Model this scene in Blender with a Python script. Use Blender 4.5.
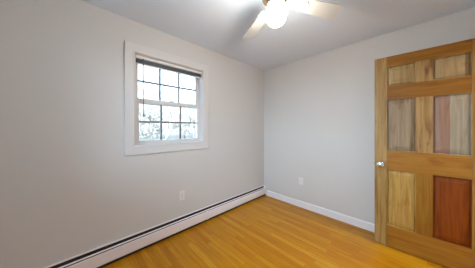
import bpy, bmesh, math, random
from mathutils import Vector, Matrix

# ------------------------------------------------------------------ scene, camera, sky, light, exposure
S = bpy.context.scene
C = S.collection
for o in list(bpy.data.objects):
    bpy.data.objects.remove(o)
PI = math.pi
R = math.radians

cam = bpy.data.cameras.new('camera')
cam.sensor_width = 36.0
cam.lens = 171.55 / 475 * 36.0
cam.shift_y = -5.69 / 475
cam.clip_start = 0.02
cam_o = bpy.data.objects.new('camera', cam)
C.objects.link(cam_o)
cam_o.location = (2.029, -2.672, 1.273)
cam_o.rotation_euler = (PI/2, 0, 2.3732 - PI/2)
S.camera = cam_o

SKY = 5.0            # overcast daylight towards the trees
SKY_BACK = 17.0       # sky brightened behind the camera to strengthen the added window's fill
LAMP = 110.0         # fan globe
HALL_FILL = 190.0          # added hall lamp, out of view, for fill light
EXPO = 0.0

W = bpy.data.worlds.new('overcast_sky')
S.world = W
W.use_nodes = True
bgn = W.node_tree.nodes['Background']
bgn.inputs[0].default_value = (0.62, 0.82, 1.0, 1)
wN, wL = W.node_tree.nodes, W.node_tree.links
wtc = wN.new('ShaderNodeTexCoord')
wsp = wN.new('ShaderNodeSeparateXYZ')
wL.new(wtc.outputs['Generated'], wsp.inputs[0])
wmr = wN.new('ShaderNodeMapRange')
wmr.inputs['From Min'].default_value = 0.0
wmr.inputs['From Max'].default_value = -0.6
wmr.inputs['To Min'].default_value = SKY
wmr.inputs['To Max'].default_value = SKY_BACK
wL.new(wsp.outputs['Y'], wmr.inputs['Value'])
wL.new(wmr.outputs[0], bgn.inputs[1])

# daylight portal in the window opening (guides sky sampling, gives no light of its own)
def portal(loc, rot, w, h):
    pl = bpy.data.lights.new('window_portal', 'AREA')
    pl.shape = 'RECTANGLE'
    pl.size = w
    pl.size_y = h
    pl.cycles.is_portal = True
    po = bpy.data.objects.new('window_portal', pl)
    po.location = loc
    po.rotation_euler = rot
    C.objects.link(po)
portal((-0.16, -1.7925, 1.575), (PI/2, 0, -PI/2), 0.82, 0.97)
portal((1.15, -3.42, 1.50), (PI/2, 0, PI), 1.4, 1.16)

S.view_settings.view_transform = 'Standard'
S.view_settings.look = 'None'
S.view_settings.exposure = EXPO
S.view_settings.gamma = 1.0
S.view_settings.use_curve_mapping = False
S.cycles.max_bounces = 16
S.cycles.diffuse_bounces = 12
S.cycles.glossy_bounces = 6
S.cycles.transparent_max_bounces = 16

# ------------------------------------------------------------------ materials
def new_mat(name):
    m = bpy.data.materials.new(name)
    m.use_nodes = True
    nt = m.node_tree
    return m, nt, nt.nodes, nt.links, nt.nodes['Principled BSDF']

def srgb(r, g, b):
    f = lambda c: (c/255/12.92) if c/255 <= 0.04045 else ((c/255+0.055)/1.055)**2.4
    return (f(r), f(g), f(b), 1)

def paint(name, col, rough=0.6, var=0.03, scale=3.0, bump=0.0, bscale=250, metal=0.0, spec=0.5):
    """painted / plain surface with a faint procedural mottling"""
    m, nt, N, L, b = new_mat(name)
    tc = N.new('ShaderNodeTexCoord')
    no = N.new('ShaderNodeTexNoise'); no.inputs['Scale'].default_value = scale; no.inputs['Detail'].default_value = 4
    L.new(tc.outputs['Object'], no.inputs['Vector'])
    mx = N.new('ShaderNodeMix'); mx.data_type = 'RGBA'
    mx.inputs[6].default_value = tuple(c*(1-var) for c in col[:3]) + (1,)
    mx.inputs[7].default_value = tuple(min(1, c*(1+var)) for c in col[:3]) + (1,)
    L.new(no.outputs['Fac'], mx.inputs[0])
    L.new(mx.outputs[2], b.inputs['Base Color'])
    b.inputs['Roughness'].default_value = rough
    b.inputs['Metallic'].default_value = metal
    b.inputs['Specular IOR Level'].default_value = spec
    if bump:
        n2 = N.new('ShaderNodeTexNoise'); n2.inputs['Scale'].default_value = bscale
        L.new(tc.outputs['Object'], n2.inputs['Vector'])
        bp = N.new('ShaderNodeBump'); bp.inputs['Strength'].default_value = bump; bp.inputs['Distance'].default_value = 0.002
        L.new(n2.outputs['Fac'], bp.inputs['Height'])
        L.new(bp.outputs[0], b.inputs['Normal'])
    return m

def math_n(N, L, op, a, b=None):
    n = N.new('ShaderNodeMath'); n.operation = op
    for i, v in enumerate((a, b)):
        if v is None: continue
        if hasattr(v, 'is_linked'): L.new(v, n.inputs[i])
        else: n.inputs[i].default_value = v
    return n.outputs[0]

def ramp(N, L, fac, stops):
    r = N.new('ShaderNodeValToRGB')
    e = r.color_ramp.elements
    while len(e) < len(stops): e.new(0.5)
    for k, (p, c) in enumerate(stops):
        e[k].position = p; e[k].color = c
    L.new(fac, r.inputs[0])
    return r.outputs[0]

def floor_mat():
    m, nt, N, L, b = new_mat('oak_strip_floor')
    tc = N.new('ShaderNodeTexCoord')
    sp = N.new('ShaderNodeSeparateXYZ'); L.new(tc.outputs['Object'], sp.inputs[0])
    x, y = sp.outputs[0], sp.outputs[1]
    wy = math_n(N, L, 'DIVIDE', y, 0.057)
    row = math_n(N, L, 'FLOOR', wy)
    wn = N.new('ShaderNodeTexWhiteNoise'); wn.noise_dimensions = '1D'; L.new(row, wn.inputs['W'])
    off = math_n(N, L, 'MULTIPLY', wn.outputs['Value'], 7.0)
    wx = math_n(N, L, 'DIVIDE', math_n(N, L, 'ADD', x, off), 0.85)
    col = math_n(N, L, 'FLOOR', wx)
    cb = N.new('ShaderNodeCombineXYZ'); L.new(row, cb.inputs[0]); L.new(col, cb.inputs[1])
    w2 = N.new('ShaderNodeTexWhiteNoise'); w2.noise_dimensions = '2D'; L.new(cb.outputs[0], w2.inputs['Vector'])
    base = ramp(N, L, w2.outputs['Value'], [(0.0, FLO[0]), (0.35, FLO[1]), (0.75, FLO[2]), (1.0, FLO[3])])
    # grain
    mp = N.new('ShaderNodeCombineXYZ')
    L.new(math_n(N, L, 'MULTIPLY', x, 3.0), mp.inputs[0])
    L.new(math_n(N, L, 'MULTIPLY', y, 70.0), mp.inputs[1])
    L.new(math_n(N, L, 'MULTIPLY', w2.outputs['Value'], 40.0), mp.inputs[2])
    gn = N.new('ShaderNodeTexNoise'); gn.inputs['Scale'].default_value = 1.0; gn.inputs['Detail'].default_value = 5; gn.inputs['Distortion'].default_value = 0.6
    L.new(mp.outputs[0], gn.inputs['Vector'])
    gr = ramp(N, L, gn.outputs['Fac'], [(0.30, (0.70, 0.66, 0.60, 1)), (0.62, (1.06, 1.06, 1.06, 1))])
    mu = N.new('ShaderNodeMix'); mu.data_type = 'RGBA'; mu.blend_type = 'MULTIPLY'; mu.inputs[0].default_value = 0.8
    L.new(base, mu.inputs[6]); L.new(gr, mu.inputs[7])
    # seams between strips and butt joints
    fy = math_n(N, L, 'FRACT', wy); fx = math_n(N, L, 'FRACT', wx)
    sy = math_n(N, L, 'MAXIMUM', math_n(N, L, 'LESS_THAN', fy, 0.03), math_n(N, L, 'LESS_THAN', fx, 0.0025))
    dk = N.new('ShaderNodeMix'); dk.data_type = 'RGBA'; dk.blend_type = 'MULTIPLY'
    L.new(math_n(N, L, 'MULTIPLY', sy, 0.45), dk.inputs[0]); L.new(mu.outputs[2], dk.inputs[6]); dk.inputs[7].default_value = (0.25, 0.14, 0.06, 1)
    L.new(dk.outputs[2], b.inputs['Base Color'])
    b.inputs['Roughness'].default_value = 0.30
    b.inputs['Specular IOR Level'].default_value = 0.25
    bp = N.new('ShaderNodeBump'); bp.inputs['Strength'].default_value = 0.12; bp.inputs['Distance'].default_value = 0.002
    L.new(gn.outputs['Fac'], bp.inputs['Height']); L.new(bp.outputs[0], b.inputs['Normal'])
    return m

def wood(name, c1, c2, axis='Z', knots=0.0, split=None, rough=0.38, seed=0.0):
    """stained pine: streaky grain along one object axis, optional knots, optional glued-up second board from local x = split"""
    m, nt, N, L, b = new_mat(name)
    tc = N.new('ShaderNodeTexCoord')
    sp = N.new('ShaderNodeSeparateXYZ'); L.new(tc.outputs['Object'], sp.inputs[0])
    cb = N.new('ShaderNodeCombineXYZ')
    along, across = (sp.outputs[2], sp.outputs[0]) if axis == 'Z' else (sp.outputs[0], sp.outputs[2])
    L.new(math_n(N, L, 'MULTIPLY', across, 34.0), cb.inputs[0])
    L.new(math_n(N, L, 'MULTIPLY', along, 2.2), cb.inputs[1])
    cb.inputs[2].default_value = seed
    gn = N.new('ShaderNodeTexNoise'); gn.inputs['Scale'].default_value = 1.0; gn.inputs['Detail'].default_value = 5
    gn.inputs['Distortion'].default_value = 1.1
    L.new(cb.outputs[0], gn.inputs['Vector'])
    mx = N.new('ShaderNodeMix'); mx.data_type = 'RGBA'
    mx.inputs[6].default_value = c1
    mx.inputs[7].default_value = tuple(c*k for c, k in zip(c1[:3], (0.74, 0.68, 0.60))) + (1,)
    st = ramp(N, L, gn.outputs['Fac'], [(0.38, (0, 0, 0, 1)), (0.68, (1, 1, 1, 1))])
    if split is not None:
        sel = N.new('ShaderNodeMix'); sel.data_type = 'RGBA'
        sel.inputs[6].default_value = c1; sel.inputs[7].default_value = c2
        L.new(math_n(N, L, 'GREATER_THAN', sp.outputs[0], split), sel.inputs[0])
        dk = N.new('ShaderNodeMix'); dk.data_type = 'RGBA'; dk.blend_type = 'MULTIPLY'; dk.inputs[0].default_value = 1
        L.new(sel.outputs[2], dk.inputs[6]); dk.inputs[7].default_value = (0.74, 0.68, 0.60, 1)
        L.new(sel.outputs[2], mx.inputs[6]); L.new(dk.outputs[2], mx.inputs[7])
    else:
        mx.inputs[7].default_value = c2
    L.new(st, mx.inputs[0])
    out = mx.outputs[2]
    if knots:
        n2 = N.new('ShaderNodeTexNoise'); n2.inputs['Scale'].default_value = 1.0; n2.inputs['Detail'].default_value = 2
        c3 = N.new('ShaderNodeCombineXYZ')
        L.new(math_n(N, L, 'MULTIPLY', across, 11.0), c3.inputs[0]); L.new(math_n(N, L, 'MULTIPLY', along, 5.0), c3.inputs[1]); c3.inputs[2].default_value = seed + 5
        L.new(c3.outputs[0], n2.inputs['Vector'])
        kf = ramp(N, L, n2.outputs['Fac'], [(0.60, (0, 0, 0, 1)), (0.72, (1, 1, 1, 1))])
        km = N.new('ShaderNodeMix'); km.data_type = 'RGBA'; km.blend_type = 'MULTIPLY'
        L.new(math_n(N, L, 'MULTIPLY', kf, knots), km.inputs[0])
        L.new(out, km.inputs[6]); km.inputs[7].default_value = (0.62, 0.45, 0.28, 1)
        out = km.outputs[2]
    L.new(out, b.inputs['Base Color'])
    b.inputs['Specular IOR Level'].default_value = 0.25
    b.inputs['Roughness'].default_value = rough
    return m

def glass_mat():
    m, nt, N, L, b = new_mat('window_glass')
    N.remove(b)
    tr = N.new('ShaderNodeBsdfTransparent'); tr.inputs[0].default_value = (0.93, 0.95, 0.95, 1)
    gl = N.new('ShaderNodeBsdfGlossy'); gl.inputs['Roughness'].default_value = 0.02
    fr = N.new('ShaderNodeFresnel'); fr.inputs[0].default_value = 1.45
    ms = N.new('ShaderNodeMixShader')
    L.new(fr.outputs[0], ms.inputs[0]); L.new(tr.outputs[0], ms.inputs[1]); L.new(gl.outputs[0], ms.inputs[2])
    L.new(ms.outputs[0], N['Material Output'].inputs[0])
    return m

def glow_mat(name, col, strength):
    m, nt, N, L, b = new_mat(name)
    b.inputs['Base Color'].default_value = (0.9, 0.9, 0.88, 1)
    b.inputs['Emission Color'].default_value = col
    b.inputs['Emission Strength'].default_value = strength
    return m

FLO = [srgb(173, 108, 5), srgb(178, 118, 8), srgb(184, 127, 15), srgb(195, 141, 30)]
M = {}
M['wall'] = paint('wall_paint', srgb(208, 206, 205), 0.75, 0.015, 1.5, 0.08)
M['ceiling'] = paint('ceiling_paint', srgb(224, 233, 246), 0.85, 0.015, 1.5, 0.08)
M['trim'] = paint('white_trim_paint', srgb(213, 211, 212), 0.4, 0.01)
M['base'] = paint('white_baseboard_paint', srgb(234, 232, 238), 0.4, 0.01)
M['heater'] = paint('heater_enamel', srgb(236, 231, 234), 0.4, 0.015)
M['dark'] = paint('dark_bracket_and_shade', srgb(38, 33, 32), 0.7, 0.05)  # heater brackets, plus shade painted into its cavity and underside
M['fin'] = paint('fin_metal', srgb(90, 84, 80), 0.5, 0.05, metal=0.6)
M['plastic'] = paint('outlet_plastic', srgb(226, 225, 226), 0.35, 0.01)
M['slot'] = paint('outlet_slot', srgb(40, 38, 36), 0.6, 0.02)
M['chrome'] = paint('brushed_chrome', srgb(205, 205, 205), 0.22, 0.02, metal=1.0)
M['brass'] = paint('hinge_brass', srgb(190, 160, 90), 0.3, 0.02, metal=1.0)
M['fan_white'] = paint('fan_enamel', srgb(196, 192, 186), 0.4, 0.01)
M['fan_dark'] = paint('fan_dark_trim', srgb(96, 84, 70), 0.4, 0.02, metal=0.7)
M['blind'] = paint('blind_headrail_enamel', srgb(228, 224, 220), 0.4, 0.01)
M['slat'] = paint('blind_slat', srgb(118, 120, 130), 0.45, 0.05)
M['cord'] = paint('blind_cord', srgb(104, 104, 108), 0.6, 0.02)
M['grille'] = paint('grey_grille_bars', srgb(118, 116, 112), 0.5, 0.02)
M['glass'] = glass_mat()
M['floor'] = floor_mat()
M['bark'] = paint('bare_bark', srgb(146, 134, 126), 0.9, 0.15, 6)
M['twig'] = paint('bare_twigs', srgb(162, 150, 140), 0.9, 0.1, 6)
M['ground'] = paint('pale_winter_ground', srgb(112, 108, 102), 0.95, 0.12, 0.6)
M['needles'] = paint('hazed_foliage', srgb(214, 205, 196), 0.9, 0.1, 2)  # foliage colour paled to stand in for distant haze
M['globe'] = glow_mat('lit_globe', (1.0, 0.95, 0.845, 1), LAMP)
M['hall_fill'] = glow_mat('lit_hall_fill', (0.97, 0.97, 1.0, 1), HALL_FILL)

# ------------------------------------------------------------------ mesh helpers
class MB:
    def __init__(s): s.bm = bmesh.new()
    def _xf(s, vs, mat):
        if mat is not None: bmesh.ops.transform(s.bm, matrix=mat, verts=vs)
    def box(s, x0, x1, y0, y1, z0, z1, bev=0.0, mat=None):
        r = bmesh.ops.create_cube(s.bm, size=1)
        vs = r['verts']
        bmesh.ops.transform(s.bm, matrix=Matrix.Translation(((x0+x1)/2, (y0+y1)/2, (z0+z1)/2)) @ Matrix.Diagonal((x1-x0, y1-y0, z1-z0, 1)), verts=vs)
        if bev:
            es = list({e for v in vs for e in v.link_edges})
            q = bmesh.ops.bevel(s.bm, geom=es, offset=bev, segments=2, affect='EDGES', profile=0.6)
            vs = list({v for f in q['faces'] for v in f.verts} | {v for v in vs if v.is_valid})
        s._xf(vs, mat)
        return s
    def lathe(s, prof, seg=32, mat=None):
        """prof: (radius, z) list revolved around z"""
        rings = []
        allv = []
        for r, z in prof:
            if r < 1e-6:
                v = [s.bm.verts.new((0, 0, z))]
            else:
                v = [s.bm.verts.new((r*math.cos(2*PI*k/seg), r*math.sin(2*PI*k/seg), z)) for k in range(seg)]
            rings.append(v); allv += v
        for a, b in zip(rings, rings[1:]):
            for k in range(seg):
                j = (k+1) % seg
                if len(a) == 1 and len(b) == 1: continue
                if len(a) == 1: s.bm.faces.new((a[0], b[k], b[j]))
                elif len(b) == 1: s.bm.faces.new((a[k], a[j], b[0]))
                else: s.bm.faces.new((a[k], a[j], b[j], b[k]))
        s._xf(allv, mat)
        return s
    def prism(s, pts, d0, d1, axis='Y', mat=None):
        """2D outline (a, b) extruded along an axis; Y: (x,z), X: (y,z), Z: (x,y)"""
        def P(a, b, d):
            return {'Y': (a, d, b), 'X': (d, a, b), 'Z': (a, b, d)}[axis]
        A = [s.bm.verts.new(P(a, b, d0)) for a, b in pts]
        B = [s.bm.verts.new(P(a, b, d1)) for a, b in pts]
        s.bm.faces.new(A); s.bm.faces.new(B)
        n = len(pts)
        for k in range(n): s.bm.faces.new((A[k], A[(k+1) % n], B[(k+1) % n], B[k]))
        s._xf(A+B, mat)
        return s
    def tube(s, pts, rads, seg=8, cap=True):
        prev = None
        pts = [Vector(p) for p in pts]
        for i, p in enumerate(pts):
            t = (pts[min(i+1, len(pts)-1)] - pts[max(i-1, 0)]).normalized()
            ref = Vector((0, 0, 1)) if abs(t.z) < 0.9 else Vector((1, 0, 0))
            u = t.cross(ref).normalized(); w = t.cross(u)
            ring = [s.bm.verts.new(p + (u*math.cos(2*PI*k/seg) + w*math.sin(2*PI*k/seg))*rads[i]) for k in range(seg)]
            if prev:
                for k in range(seg): s.bm.faces.new((prev[k], prev[(k+1) % seg], ring[(k+1) % seg], ring[k]))
            elif cap: s.bm.faces.new(ring)
            prev = ring
        if cap: s.bm.faces.new(prev)
        return s
    def build(s, name, mat, parent=None, smooth=False, loc=None):
        bmesh.ops.recalc_face_normals(s.bm, faces=s.bm.faces[:])
        me = bpy.data.meshes.new(name)
        s.bm.to_mesh(me); s.bm.free()
        me.materials.append(mat)
        if smooth:
            for p in me.polygons: p.use_smooth = True
            me.set_sharp_from_angle(angle=R(40))
        o = bpy.data.objects.new(name, me)
        C.objects.link(o)
        if parent: o.parent = parent
        if loc: o.location = loc
        return o

def tag(o, label=None, cat=None, group=None, kind=None):
    if label: o['label'] = label
    if cat: o['category'] = cat
    if group: o['group'] = group
    if kind: o['kind'] = kind
    return o

def empty(name, loc, rz=0.0, label=None, cat=None, group=None, kind=None):
    o = bpy.data.objects.new(name, None)
    o.empty_display_size = 0.1
    C.objects.link(o)
    o.location = loc; o.rotation_euler = (0, 0, rz)
    return tag(o, label, cat, group, kind)

def struct(name, mb, mat, label, cat):
    return tag(mb.build(name, mat), label, cat, kind='structure')

# ------------------------------------------------------------------ room shell
H = 2.39
XR = 2.50            # wall with the doorway
YB = -3.25           # wall behind the camera
XH = 3.62            # far side of the hall
WT = 0.15
WY0, WY1, WZ0, WZ1 = -2.205, -1.38, 1.085, 2.062      # window opening
DY0, DY1, DZ = -0.985, -0.197, 2.055                  # doorway opening

struct('floor', MB().box(-WT, XH+.1, YB-WT, .1, -0.12, 0), M['floor'], 'honey coloured oak strip floor', 'floor')
struct('ceiling', MB().box(-WT, XH+.1, YB-WT, .1, H, H+.12), M['ceiling'], 'smooth white painted ceiling', 'ceiling')
w = MB()
w.box(-WT, 0, YB, WY0, 0, H); w.box(-WT, 0, WY1, 0, 0, H)
w.box(-WT, 0, WY0, WY1, 0, WZ0); w.box(-WT, 0, WY0, WY1, WZ1, H)
struct('wall_left', w, M['wall'], 'light greige painted wall holding the window', 'wall')
struct('wall_right', MB().box(-WT, XH+.1, 0, .1, 0, H), M['wall'], 'plain light grey painted wall behind the open door', 'wall')
BX0, BX1, BZ0, BZ1 = .45, 1.85, .92, 2.08
w = MB()
w.box(-WT, BX0, YB-WT, YB, 0, H); w.box(BX1, XH+.1, YB-WT, YB, 0, H); w.box(BX0, BX1, YB-WT, YB, 0, BZ0); w.box(BX0, BX1, YB-WT, YB, BZ1, H)
struct('wall_back', w, M['wall'], 'painted wall opposite the corner, with an added fill window', 'wall')
w = MB()
w.box(XR, XR+.11, YB, DY0, 0, H); w.box(XR, XR+.11, DY1, 0, 0, H); w.box(XR, XR+.11, DY0, DY1, DZ, H)
struct('wall_entry', w, M['wall'], 'painted wall with the open doorway', 'wall')
struct('wall_hall', MB().box(XH, XH+.1, YB, 0, 0, H), M['wall'], 'far wall of the hall beyond the doorway', 'wall')

def base_profile(h=0.098, d=0.014):
    return [(0, 0), (d, 0), (d, h-.012), (d-.004, h-.006), (d-.009, h), (0, h)]
# baseboards: wall right (along x), back wall, entry wall
struct('baseboard_right', MB().prism([(-a, b) for a, b in base_profile()], 0.072, XR, 'X'), M['base'], 'white baseboard along the plain grey wall', 'baseboard')
struct('baseboard_back', MB().prism([(YB+a, b) for a, b in base_profile()], 0.07, XR, 'X'), M['base'], 'white baseboard on the wall opposite the corner', 'baseboard')
struct('baseboard_entry', MB().prism([(XR-a, b) for a, b in base_profile()], YB+.015, DY0-.062, 'Y'), M['base'], 'white baseboard beside the doorway', 'baseboard')
# door lining and casing
t = MB()
t.box(XR-.002, XR+.112, DY0, DY0+.018, 0, DZ); t.box(XR-.002, XR+.112, DY1-.018, DY1, 0, DZ); t.box(XR-.002, XR+.112, DY0, DY1, DZ-.018, DZ)
t.box(XR-.016, XR, DY0-.06, DY0+.008, 0, DZ+.06, .003); t.box(XR-.016, XR, DY1-.008, DY1+.06, 0, DZ+.06, .003)
t.box(XR-.016, XR, DY0-.06, DY1+.06, DZ-.008, DZ+.06, .003)
struct('trim_1', t, M['trim'], 'white door lining and casing around the doorway', 'door trim')

# ------------------------------------------------------------------ window
win = empty('window_1', (0, (WY0+WY1)/2, WZ0), 0, 'white double hung window with grilles in the greige wall', 'window', kind='structure')
WL = win.location
def wpart(name, mb, mat, parent=None, **k):
    o = mb.build(name, mat, parent or win, **k)
    if parent is None or parent is win:
        for v in o.data.vertices: v.co -= WL
    else:
        for v in o.data.vertices: v.co -= WL
    return o
cw = 0.088
c = MB()
def cas(y0, y1, z0, z1): c.box(0.0, 0.020, y0, y1, z0, z1, .003)
cas(WY0-cw, WY0+.006, WZ0-cw, WZ1+cw); cas(WY1-.006, WY1+cw, WZ0-cw, WZ1+cw)
cas(WY0, WY1, WZ1-.006, WZ1+cw); cas(WY0, WY1, WZ0-cw, WZ0+.006)
# raised inner bead
for a in ((WY0-.012, WY0-.002, WZ0-.012, WZ1+.012), (WY1+.002, WY1+.012, WZ0-.012, WZ1+.012), (WY0-.002, WY1+.002, WZ1+.002, WZ1+.012), (WY0-.002, WY1+.002, WZ0-.012, WZ0-.002)):
    c.box(0.019, 0.024, *a, .0015)
wpart('casing', c, M['trim'])
j = MB()
j.box(-WT, 0, WY0, WY0+.012, WZ0, WZ1); j.box(-WT, 0, WY1-.012, WY1, WZ0, WZ1)
j.box(-WT, 0, WY0, WY1, WZ1-.012, WZ1); j.box(-WT-.03, 0, WY0, WY1, WZ0, WZ0+.012)
for y in (WY0+.012, WY1-.020):                        # stop beads of the sash tracks
    j.box(-.038, -.026, y, y+.008, WZ0, WZ1); j.box(-.084, -.078, y, y+.008, WZ0, WZ1)
wpart('jamb', j, M['trim'])
def sash(name, x0, x1, z0, z1, bot, top, zm):
    y0, y1 = WY0+.014, WY1-.014
    st = 0.042
    s = MB()
    s.box(x0, x1, y0, y0+st, z0, z1, .002); s.box(x0, x1, y1-st, y1, z0, z1, .002)
    s.box(x0, x1, y0+st-.001, y1-st+.001, z0, z0+bot, .002); s.box(x0, x1, y0+st-.001, y1-st+.001, z1-top, z1, .002)
    so = wpart(name, s, M['trim'])
    g = MB()
    gy0, gy1, gz0, gz1 = y0+st, y1-st, z0+bot, z1-top
    xm = (x0+x1)/2
    for k in (1, 2):
        yy = gy0 + (gy1-gy0)*k/3
        g.box(xm-.008, xm+.009, yy-.010, yy+.010, gz0-.001, gz1+.001, .002)
    g.box(xm-.0075, xm+.0085, gy0-.001, gy1+.001, zm-.010, zm+.010, .002)
    wpart('grille', g, M['grille'], so)
    p = MB(); p.box(xm-.003, xm+.0005, gy0-.004, gy1+.004, gz0-.004, gz1+.004)
    wpart('pane', p, M['glass'], so)
    return so
sash('upper_sash', -.118, -.084, 1.545, WZ1-.013, .048, .045, 1.80)
low = sash('lower_sash', -.076, -.040, WZ0+.013, 1.598, .042, .048, 1.345)
lk = MB(); lk.box(-.070, -.046, -1.815, -1.765, 1.5975, 1.606, .002); lk.box(-.062, -.040, -1.80, -1.78, 1.605, 1.613, .002)
wpart('sash_lock', lk, M['trim'], low)

# made-up slider window in the unseen back wall, added for cool fill daylight
w2 = empty('fill_window', (0, 0, 0), 0, 'added wide white sliding window, unseen, bringing fill daylight from opposite the corner', 'window', kind='structure')
c = MB()
c.box(BX0-.088, BX0+.006, YB, YB+.02, BZ0-.088, BZ1+.088, .003); c.box(BX1-.006, BX1+.088, YB, YB+.02, BZ0-.088, BZ1+.088, .003)
c.box(BX0, BX1, YB, YB+.02, BZ1-.006, BZ1+.088, .003); c.box(BX0, BX1, YB, YB+.02, BZ0-.088, BZ0+.006, .003)
c.build('casing', M['trim'], w2)
j = MB()
j.box(BX0, BX0+.012, YB-WT, YB, BZ0, BZ1); j.box(BX1-.012, BX1, YB-WT, YB, BZ0, BZ1); j.box(BX0, BX1, YB-WT, YB, BZ1-.012, BZ1); j.box(BX0, BX1, YB-WT, YB, BZ0, BZ0+.012)
j.build('jamb', M['trim'], w2)
for xa, xb, yo in ((BX0+.012, (BX0+BX1)/2+.02, -.07), ((BX0+BX1)/2-.02, BX1-.012, -.108)):
    f = MB()
    f.box(xa, xa+.04, YB+yo-.03, YB+yo, BZ0+.012, BZ1-.012, .002); f.box(xb-.04, xb, YB+yo-.03, YB+yo, BZ0+.012, BZ1-.012, .002)
    f.box(xa+.039, xb-.039, YB+yo-.03, YB+yo, BZ1-.052, BZ1-.012, .002); f.box(xa+.039, xb-.039, YB+yo-.03, YB+yo, BZ0+.012, BZ0+.052, .002)
    fo = f.build('sash', M['trim'], w2)
    MB().box(xa+.036, xb-.036, YB+yo-.017, YB+yo-.013, BZ0+.048, BZ1-.048).build('pane', M['glass'], fo)

# ------------------------------------------------------------------ raised blind inside the window head
bl = empty('window_blind', (-0.012, (WY0+WY1)/2, WZ1-.013), 0, 'raised mini blind with white headrail and dark bunched slats in the window head', 'blind')
by0, by1 = WY0+.016-WL.y, WY1-.016-WL.y
MB().box(-.012, .014, by0, by1, -.034, -.005, .002).build('headrail', M['blind'], bl)
zz = -.041
for k in range(14):
    MB().prism([(-.012, zz-.0012), (0, zz+.0006), (.012, zz-.0012), (.012, zz-.0004), (0, zz+.0016), (-.012, zz-.0004)], by0+.004, by1-.004, 'Y').build('slat', M['slat'], bl)
    zz -= .0031
MB().box(-.011, .011, by0+.004, by1-.004, zz-.010, zz+.0005, .002).build('bottom_rail', M['blind'], bl)
cy = -2.118 - WL.y
MB().tube([(.016, cy, -.03), (.018, cy, -.3), (.018, cy, -.61)], [.0048]*3, 8).tube([(.018, cy, -.61), (.018, cy, -.655)], [.005, .0075], 8).build('tilt_wand', M['cord'], bl, smooth=True)
cy2 = -1.545 - WL.y
MB().tube([(.013, cy2, -.03), (.014, cy2, -.24)], [.0015]*2, 6).build('lift_cord', M['cord'], bl, smooth=True)

# ------------------------------------------------------------------ baseboard heater
ht = empty('baseboard_heater', (0, -1.6, 0), 0, 'long low white baseboard heater along the foot of the window wall', 'heater')
HY0, HY1, HJ = -3.235, -0.004, -1.335
def hl(y): return y + 1.6
def hpart(name, mb, mat, parent=None, **k): return mb.build(name, mat, parent or ht, **k)
hpart('back_panel', MB().box(0.001, .006, hl(HY0), hl(HY1), .02, .176), M['heater'])
# front panels in two lengths, with rolled bottom lip and a slim damper flap above
def front(y0, y1):
    p = [(.052, .036), (.060, .033), (.0635, .040), (.0635, .136), (.061, .1405), (.056, .1405), (.056, .138), (.0595, .138), (.0605, .133), (.0605, .042)]
    return MB().prism(p, hl(y0), hl(y1), 'Y')
hpart('front_panel', front(HY0+.02, HJ-.003), M['heater'])
hpart('front_panel', front(HJ+.003, HY1-.02), M['heater'])
hood = [(.001, .178), (.001, .174), (.009, .174), (.011, .169), (.0125, .169), (.0115, .177), (.010, .178)]
hpart('top_hood', MB().prism(hood, hl(HY0), hl(HY1), 'Y'), M['heater'])
hpart('damper_flap', MB().prism([(.038, .1515), (.051, .1465), (.0515, .149), (.0385, .154)], hl(HY0)+.02, hl(HY1)-.02, 'Y'), M['heater'])
hpart('shade_liner', MB().prism([(.007, .025), (.012, .025), (.012, .168), (.007, .168)], hl(HY0)+.01, hl(HY1)-.01, 'Y').box(.012, .055, hl(HY0)+.01, hl(HY1)-.01, .112, .115).box(.040, .047, hl(HY0)+.01, hl(HY1)-.01, .002, .040), M['dark'])  # dark liner deepens the slot; lower strip stands for shade on the floor
fe = MB()
fe.tube([(.034, hl(HY0)+.02, .075), (.034, hl(HY1)-.02, .075)], [.011, .011], 10)
for k in range(150):
    y = HY0 + .08 + k*(HY1-HY0-.16)/149
    fe.box(.014, .054, hl(y)-.0004, hl(y)+.0004, .045, .105)
hpart('fin_tube', fe, M['fin'])
cap = [(0.001, .030), (.0645, .030), (.0645, .142), (.060, .149), (.016, .180), (0.001, .180)]
for y0, y1 in ((HY0, HY0+.022), (HY1-.022, HY1)):
    hpart('end_cap', MB().prism(cap, hl(y0), hl(y1), 'Y'), M['heater'])
hpart('splice_cover', MB().prism([(.0636, .032), (.0652, .032), (.0652, .138), (.060, .1435), (.058, .1435), (.0636, .137)], hl(HJ)-.022, hl(HJ)+.022, 'Y'), M['heater'])
for y in (-2.9, -2.2, -1.5, -.8, -.2):
    hpart('bracket', MB().box(.008, .039, hl(y)-.006, hl(y)+.006, 0.0, .035), M['dark'])

# ------------------------------------------------------------------ outlets
def outlet(loc, rz, label):
    """plate in local x-z, facing local -y"""
    o = empty('wall_outlet', loc, rz, label, 'outlet', 'duplex wall outlets')
    MB().box(-.035, .035, -.006, 0, -.0575, .0575, .003).build('cover_plate', M['plastic'], o)
    for sz in (.0195, -.0195):
        r = MB()
        pts = []
        for k in range(24):
            a = 2*PI*k/24
            pts.append((max(-.0135, min(.0135, .0172*math.cos(a))), sz + .0145*math.sin(a)))
        r.prism(pts, -.0085, -.004, 'Y')
        ro = r.build('receptacle', M['plastic'], o)
        s = MB()
        s.box(-.0075, -.0055, -.0092, -.008, sz-.001, sz+.0075); s.box(.0055, .0075, -.0092, -.008, sz, sz+.007)
        s.lathe([(0, -.0006), (.0027, -.0006), (.0027, .0006), (0, .0006)], 10, Matrix.Translation((0, -.0086, sz-.0065)) @ Matrix.Rotation(PI/2, 4, 'X'))
        s.build('slots', M['slot'], ro)
    MB().lathe([(0, -.001), (.003, -.001), (.0035, .001), (0, .001)], 12, Matrix.Translation((0, -.0065, 0)) @ Matrix.Rotation(PI/2, 4, 'X')).build('screw', M['chrome'], o)
    return o
outlet((0, -1.681, .4315), PI/2, 'white duplex outlet low on the window wall above the heater')
outlet((.745, 0, .419), 0, 'white duplex outlet low on the plain wall left of the door')

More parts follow.
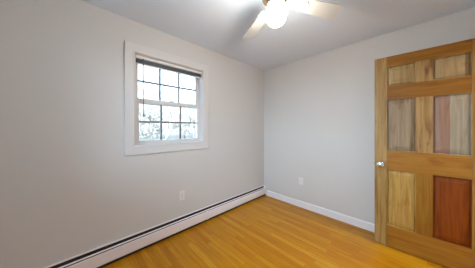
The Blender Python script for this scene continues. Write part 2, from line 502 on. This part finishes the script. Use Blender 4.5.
# ------------------------------------------------------------------ six-panel wooden door, standing open against the right wall
DA = 0.0419
door = empty('door_1', (1.7149, -.2359, .008), DA, 'six panel knotty pine door with chrome knob standing open', 'door', kind='structure')
DW, DH, DT = .765, 2.032, .035
cR = srgb
wd = {
 'stile':  wood('pine_stile', cR(169, 136, 82), cR(135, 100, 49), 'Z', 0.7, seed=1),
 'stile2': wood('pine_hinge_stile', cR(157, 117, 57), cR(138, 93, 40), 'Z', .5, seed=9),
 'mull':   wood('pine_mullion', cR(169, 134, 83), cR(126, 91, 48), 'Z', 1.0, seed=3),
 'mull_o': wood('pine_mullion_amber', cR(152, 106, 35), cR(132, 85, 23), 'Z', .3, seed=4),
 'rail':   wood('pine_rail_amber', cR(143, 94, 22), cR(120, 72, 11), 'X', .5, seed=5),
 'lock':   wood('pine_rail_gold', cR(163, 113, 40), cR(144, 92, 27), 'X', .5, seed=6),
 'p_ul':   wood('pine_panel_knotty', cR(165, 137, 89), cR(130, 100, 59), 'Z', 0.8, seed=7),
 'p_ur':   wood('pine_panel_pale', cR(167, 139, 96), cR(140, 111, 71), 'Z', 0.6, split=.62, seed=8),
 'p_ml':   wood('pine_panel_straw', cR(156, 133, 106), cR(120, 98, 69), 'Z', 0.8, seed=11),
 'p_mr':   wood('pine_panel_two_tone', cR(152, 118, 98), cR(163, 149, 126), 'Z', .25, split=.535, seed=12),
 'p_bl':   wood('pine_panel_gold', cR(187, 153, 84), cR(160, 119, 56), 'Z', 0.6, seed=13),
 'p_br':   wood('pine_panel_red', cR(136, 66, 14), cR(114, 50, 8), 'Z', .25, seed=14),
}
z0 = .0
SX = [0, .105, .322, .432, .655, DW]
RZ = [(0, .229), (.824, 1.026), (1.571, 1.719), (1.923, DH)]
def slab(x0, x1, z0, z1): return MB().box(x0, x1, 0, DT, z0, z1, .0015)
slab(SX[0], SX[1], 0, DH).build('stile', wd['stile'], door)
slab(SX[4], SX[5], 0, DH).build('stile', wd['stile2'], door)
for (a, b), mt in zip(RZ, ('lock', 'lock', 'rail', 'rail')):
    slab(SX[1], SX[4], a, b).build('rail', wd[mt], door)
for (a, b), mt in zip(((RZ[0][1], RZ[1][0]), (RZ[1][1], RZ[2][0]), (RZ[2][1], RZ[3][0])), ('mull_o', 'mull', 'mull')):
    slab(SX[2], SX[3], a, b).build('mullion', wd[mt], door)
def raised(x0, x1, za, zb):
    """raised and fielded panel on both faces, with a small sticking moulding round it"""
    m = MB()
    bm = m.bm
    def ring(i, y): return [bm.verts.new((xx, y, z)) for xx, z in ((x0+i, za+i), (x1-i, za+i), (x1-i, zb-i), (x0+i, zb-i))]
    front = [(-.001, .001), (.003, .0025), (.004, .020), (.005, .022), (.014, .022), (.016, .0115), (.044, .0055), (.046, .003)]
    back = [(-.001, .001), (.003, .0025), (.006, .006), (.012, .0075), (.020, .0075), (.044, .0045), (.046, .003)]
    for sgn in (1, -1):
        Y = lambda d: d if sgn == 1 else DT-d
        rs = [ring(i, Y(d)) for i, d in (front if sgn == 1 else back)]
        for A, B in zip(rs, rs[1:]):
            for k in range(4): bm.faces.new((A[k], A[(k+1) % 4], B[(k+1) % 4], B[k]))
        bm.faces.new(rs[-1])
        if sgn == 1: first = rs[0]
        else:
            for k in range(4): bm.faces.new((first[k], first[(k+1) % 4], rs[0][(k+1) % 4], rs[0][k]))
    return m
for key, cx, cz, lab in (('p_bl', 1, 0, None), ('p_br', 3, 0, 'red brown panel'), ('p_ml', 1, 1, None), ('p_mr', 3, 1, 'two tone pink and straw panel'), ('p_ul', 1, 2, None), ('p_ur', 3, 2, None)):
    o = raised(SX[cx], SX[cx+1], RZ[cz][1], RZ[cz+1][0]).build('panel', wd[key], door)
    if lab: o['label'] = lab
# knob sets on both faces, latch plate on the free edge
KX, KZ = .055, .874
def knob(y, s):
    m = Matrix.Translation((KX, y, KZ)) @ Matrix.Rotation(PI/2*s, 4, 'X')
    prof = [(0, 0), (.036, 0), (.036, .004), (.031, .010), (.015, .012), (.013, .024), (.018, .029), (.030, .035), (.0360, .046), (.0350, .057), (.028, .0655), (.013, .0695), (0, .070)]
    return MB().lathe(prof, 32, m)
k1 = knob(0.0005, 1).build('knob', M['chrome'], door, smooth=True); k1['label'] = 'round chrome knob'
k2 = knob(DT-.0005, -1).build('knob', M['chrome'], door, smooth=True); k2['label'] = 'round chrome knob'
lt = MB().box(-.0012, .001, .005, .030, KZ-.028, KZ+.028).box(-.012, .0, .010, .024, KZ-.009, KZ+.009, .003)
lt.build('latch', M['chrome'], door)
for z in (.2, 1.02, 1.84):
    MB().tube([(DW+.006, .004, z-.044), (DW+.006, .004, z+.044)], [.006, .006], 12).box(DW-.001, DW+.003, .002, .032, z-.044, z+.044).build('hinge', M['brass'], door, smooth=True)

# ------------------------------------------------------------------ ceiling fan with a lit globe
FX, FY = 1.336, -1.618
fan = empty('ceiling_fan', (FX, FY, H), 0, 'white four blade ceiling fan with a lit glass globe', 'ceiling fan')
MB().lathe([(0, 0), (.075, 0), (.072, -.03), (.05, -.045), (0, -.045)], 40).build('canopy', M['fan_white'], fan, smooth=True)
MB().lathe([(0, -.043), (.055, -.043), (.105, -.055), (.118, -.075), (.118, -.125), (.108, -.145), (.075, -.158), (0, -.158)], 48).build('motor_housing', M['fan_white'], fan, smooth=True)
MB().lathe([(0, -.170), (.098, -.170), (.098, -.186), (0, -.186)], 40).lathe([(0, -.157), (.05, -.157), (.05, -.172), (0, -.172)], 32).build('flywheel', M['fan_dark'], fan, smooth=True)
MB().lathe([(0, -.186), (.052, -.186), (.056, -.205), (.050, -.216), (0, -.216)], 36).build('switch_housing', M['fan_white'], fan, smooth=True)
MB().lathe([(0, -.2155), (.050, -.2155), (.062, -.222), (.062, -.232), (.050, -.232), (0, -.228)], 36).build('light_fitter', M['fan_dark'], fan, smooth=True)
GZ, GR = -.304, .074
gp = [(.046, -.229), (.048, -.236)]
for k in range(2, 17):
    a = PI*0.19 + (PI - PI*0.19)*(k-1)/15.0
    gp.append((GR*math.sin(a) if k < 16 else 0, GZ + GR*1.08*math.cos(a)))
MB().lathe(gp, 32).build('globe', M['globe'], fan, smooth=True)
def blade_bm():
    m = MB()
    pts = [(.145, -.040), (.155, -.047), (.30, -.056), (.45, -.063), (.535, -.066), (.558, -.060), (.567, -.044), (.567, .044), (.558, .060), (.535, .066), (.45, .063), (.30, .056), (.155, .047), (.145, .040)]
    m.prism(pts, -.0035, .0035, 'Z', Matrix.Translation((0, 0, -.185)) @ Matrix.Rotation(R(-12), 4, 'X'))
    return m
def arm_bm():
    m = MB()
    tilt = Matrix.Translation((0, 0, -.185)) @ Matrix.Rotation(R(-12), 4, 'X')
    m.prism([(.15, -.018), (.19, -.034), (.235, -.040), (.262, -.018), (.275, 0), (.262, .018), (.235, .040), (.19, .034), (.15, .018)], -.0085, -.0035, 'Z', tilt)
    m.box(.085, .165, -.014, .014, -.196, -.186, .003)
    for a in (-.022, .022): m.lathe([(0, -.0115), (.005, -.0105), (.006, -.008), (0, -.008)], 12, tilt @ Matrix.Translation((.215, a, 0)))
    return m
b0 = blade_bm().build('blade', M['fan_white'], fan)
a0 = arm_bm().build('blade_arm', M['fan_white'], b0)
for k, ang in enumerate((152.6, 62.6, -27.4, -117.4)):
    if k == 0: b, a = b0, a0
    else:
        b = b0.copy(); C.objects.link(b); b.parent = fan
        a = a0.copy(); C.objects.link(a); a.parent = b
    b.rotation_euler = (0, 0, R(ang))
# ------------------------------------------------------------------ fill lamp added in the hall beyond the doorway, out of view
hfill = empty('hall_fill_light', (3.05, -.24, H), 0, 'added fill lamp, unseen, in the hall beyond the doorway', 'ceiling light')
MB().lathe([(0, 0), (.10, 0), (.10, -.025), (.085, -.03), (0, -.03)], 32).build('pan', M['chrome'], hfill, smooth=True)
MB().lathe([(.09, -.03), (.125, -.05), (.125, -.075), (.09, -.105), (.04, -.118), (0, -.12)], 28).build('diffuser', M['hall_fill'], hfill, smooth=True)

# ------------------------------------------------------------------ outdoors: pale ground and bare winter trees
g = MB(); g.box(-140, 60, -90, 120, -1.1, -.9)
struct('ground', g, M['ground'], 'pale winter lawn outside the window', 'ground')
def tree(loc, h, seed, label):
    rnd = random.Random(seed)
    root = empty('bare_tree', loc, rnd.uniform(0, 6), label, 'tree', 'bare trees outside the window')
    trunk = MB(); br = MB()
    top = Vector((rnd.uniform(-.3, .3), rnd.uniform(-.3, .3), h*.62))
    n = 6
    pts = [Vector((0, 0, 0)).lerp(top, i/n) + Vector((rnd.uniform(-.08, .08), rnd.uniform(-.08, .08), 0))*(i > 0) for i in range(n+1)]
    r0 = h*.020
    trunk.tube([p for p in pts], [r0*(1-.72*i/n) for i in range(n+1)], 8)
    def grow(p, d, L_, r, lev):
        q = p
        ps, rs = [p], [r]
        dd = d.normalized()
        for i in range(3):
            dd = (dd + Vector((rnd.uniform(-.25, .25), rnd.uniform(-.25, .25), rnd.uniform(-.02, .25)))).normalized()
            q = q + dd*L_/3
            ps.append(q); rs.append(r*(1-.25*(i+1)))
        rs[-1] = max(.006, rs[-1])
        br.tube(ps, rs, 5 if lev < 2 else 3, cap=False)
        if lev < 3:
            for k in range(4 if lev < 2 else 5):
                f = rnd.uniform(.35, 1.0)
                i = min(2, int(f*3)); pp = ps[i].lerp(ps[i+1], f*3-i)
                a = rnd.uniform(0, 2*PI)
                nd = (dd + Vector((math.cos(a), math.sin(a), rnd.uniform(0, .7)))*.85).normalized()
                grow(pp, nd, L_*rnd.uniform(.5, .72), max(.008, r*.42), lev+1)
    for k in range(11):
        f = rnd.uniform(.30, 1.0)
        i = min(n-1, int(f*n)); pp = pts[i].lerp(pts[i+1], f*n-i)
        a = rnd.uniform(0, 2*PI)
        grow(pp, Vector((math.cos(a), math.sin(a), rnd.uniform(.5, 1.3))), h*rnd.uniform(.22, .36), r0*.42, 0 if k < 7 else 1)
    trunk.build('trunk', M['bark'], root, smooth=True)
    br.build('branches', M['twig'], root, smooth=True)
    return root
spots = [(-13, 3.2, 6.2), (-17, 8.2, 6.8), (-21, 3.0, 7.0)]
for i, (x, y, h) in enumerate(spots):
    tree((x, y, -.9), h, 40+i, 'bare leafless winter tree standing on the pale lawn outside the window')
def bushy(loc, h, w, seed, label):
    rnd = random.Random(seed)
    root = empty('bushy_tree', loc, 0, label, 'tree', 'dense trees far beyond the window')
    MB().tube([(0, 0, 0), (.05, .03, h*.3), (0, .05, h*.7)], [h*.03, h*.024, h*.008], 8).build('trunk', M['bark'], root, smooth=True)
    f = MB()
    lobes = [(Vector((rnd.uniform(-.5, .5)*w, rnd.uniform(-.5, .5)*w, h*rnd.uniform(.25, .85))), w*rnd.uniform(.28, .45)) for k in range(14)]
    for c, r in lobes:
        for k in range(230):
            d = Vector((rnd.gauss(0, 1), rnd.gauss(0, 1), rnd.gauss(0, .8))).normalized()
            p = c + d*r*rnd.uniform(.35, 1.05)
            u = Vector((rnd.gauss(0, 1), rnd.gauss(0, 1), rnd.gauss(0, 1))).normalized()
            v = u.orthogonal().normalized()
            q = rnd.uniform(.20, .42)
            f.bm.faces.new([f.bm.verts.new(p + a*q*u + b*q*.6*v) for a, b in ((-1, 0), (0, -1), (1, 0), (0, 1))])
    f.build('foliage', M['needles'], root)
far = [(-28, 1.0, 6.2, 2.9), (-29, 7.3, 6.8, 3.0), (-30, 13.6, 6.6, 3.0), (-31, 19.9, 7.2, 3.0), (-38, 4.0, 7.6, 3.2), (-39, 10.8, 8.2, 3.2), (-40, 17.6, 8.0, 3.2), (-41, 24.4, 8.0, 3.2), (-49, 7.0, 9.2, 3.6), (-50, 14.8, 9.4, 3.6), (-51, 22.6, 9.2, 3.6)]
for i, (x, y, h, wd_) in enumerate(far):
    bushy((x, y, -.9), h, wd_, 70+i, 'dense tree with haze painted into its pale foliage, far off at the edge of the lawn outside the window')
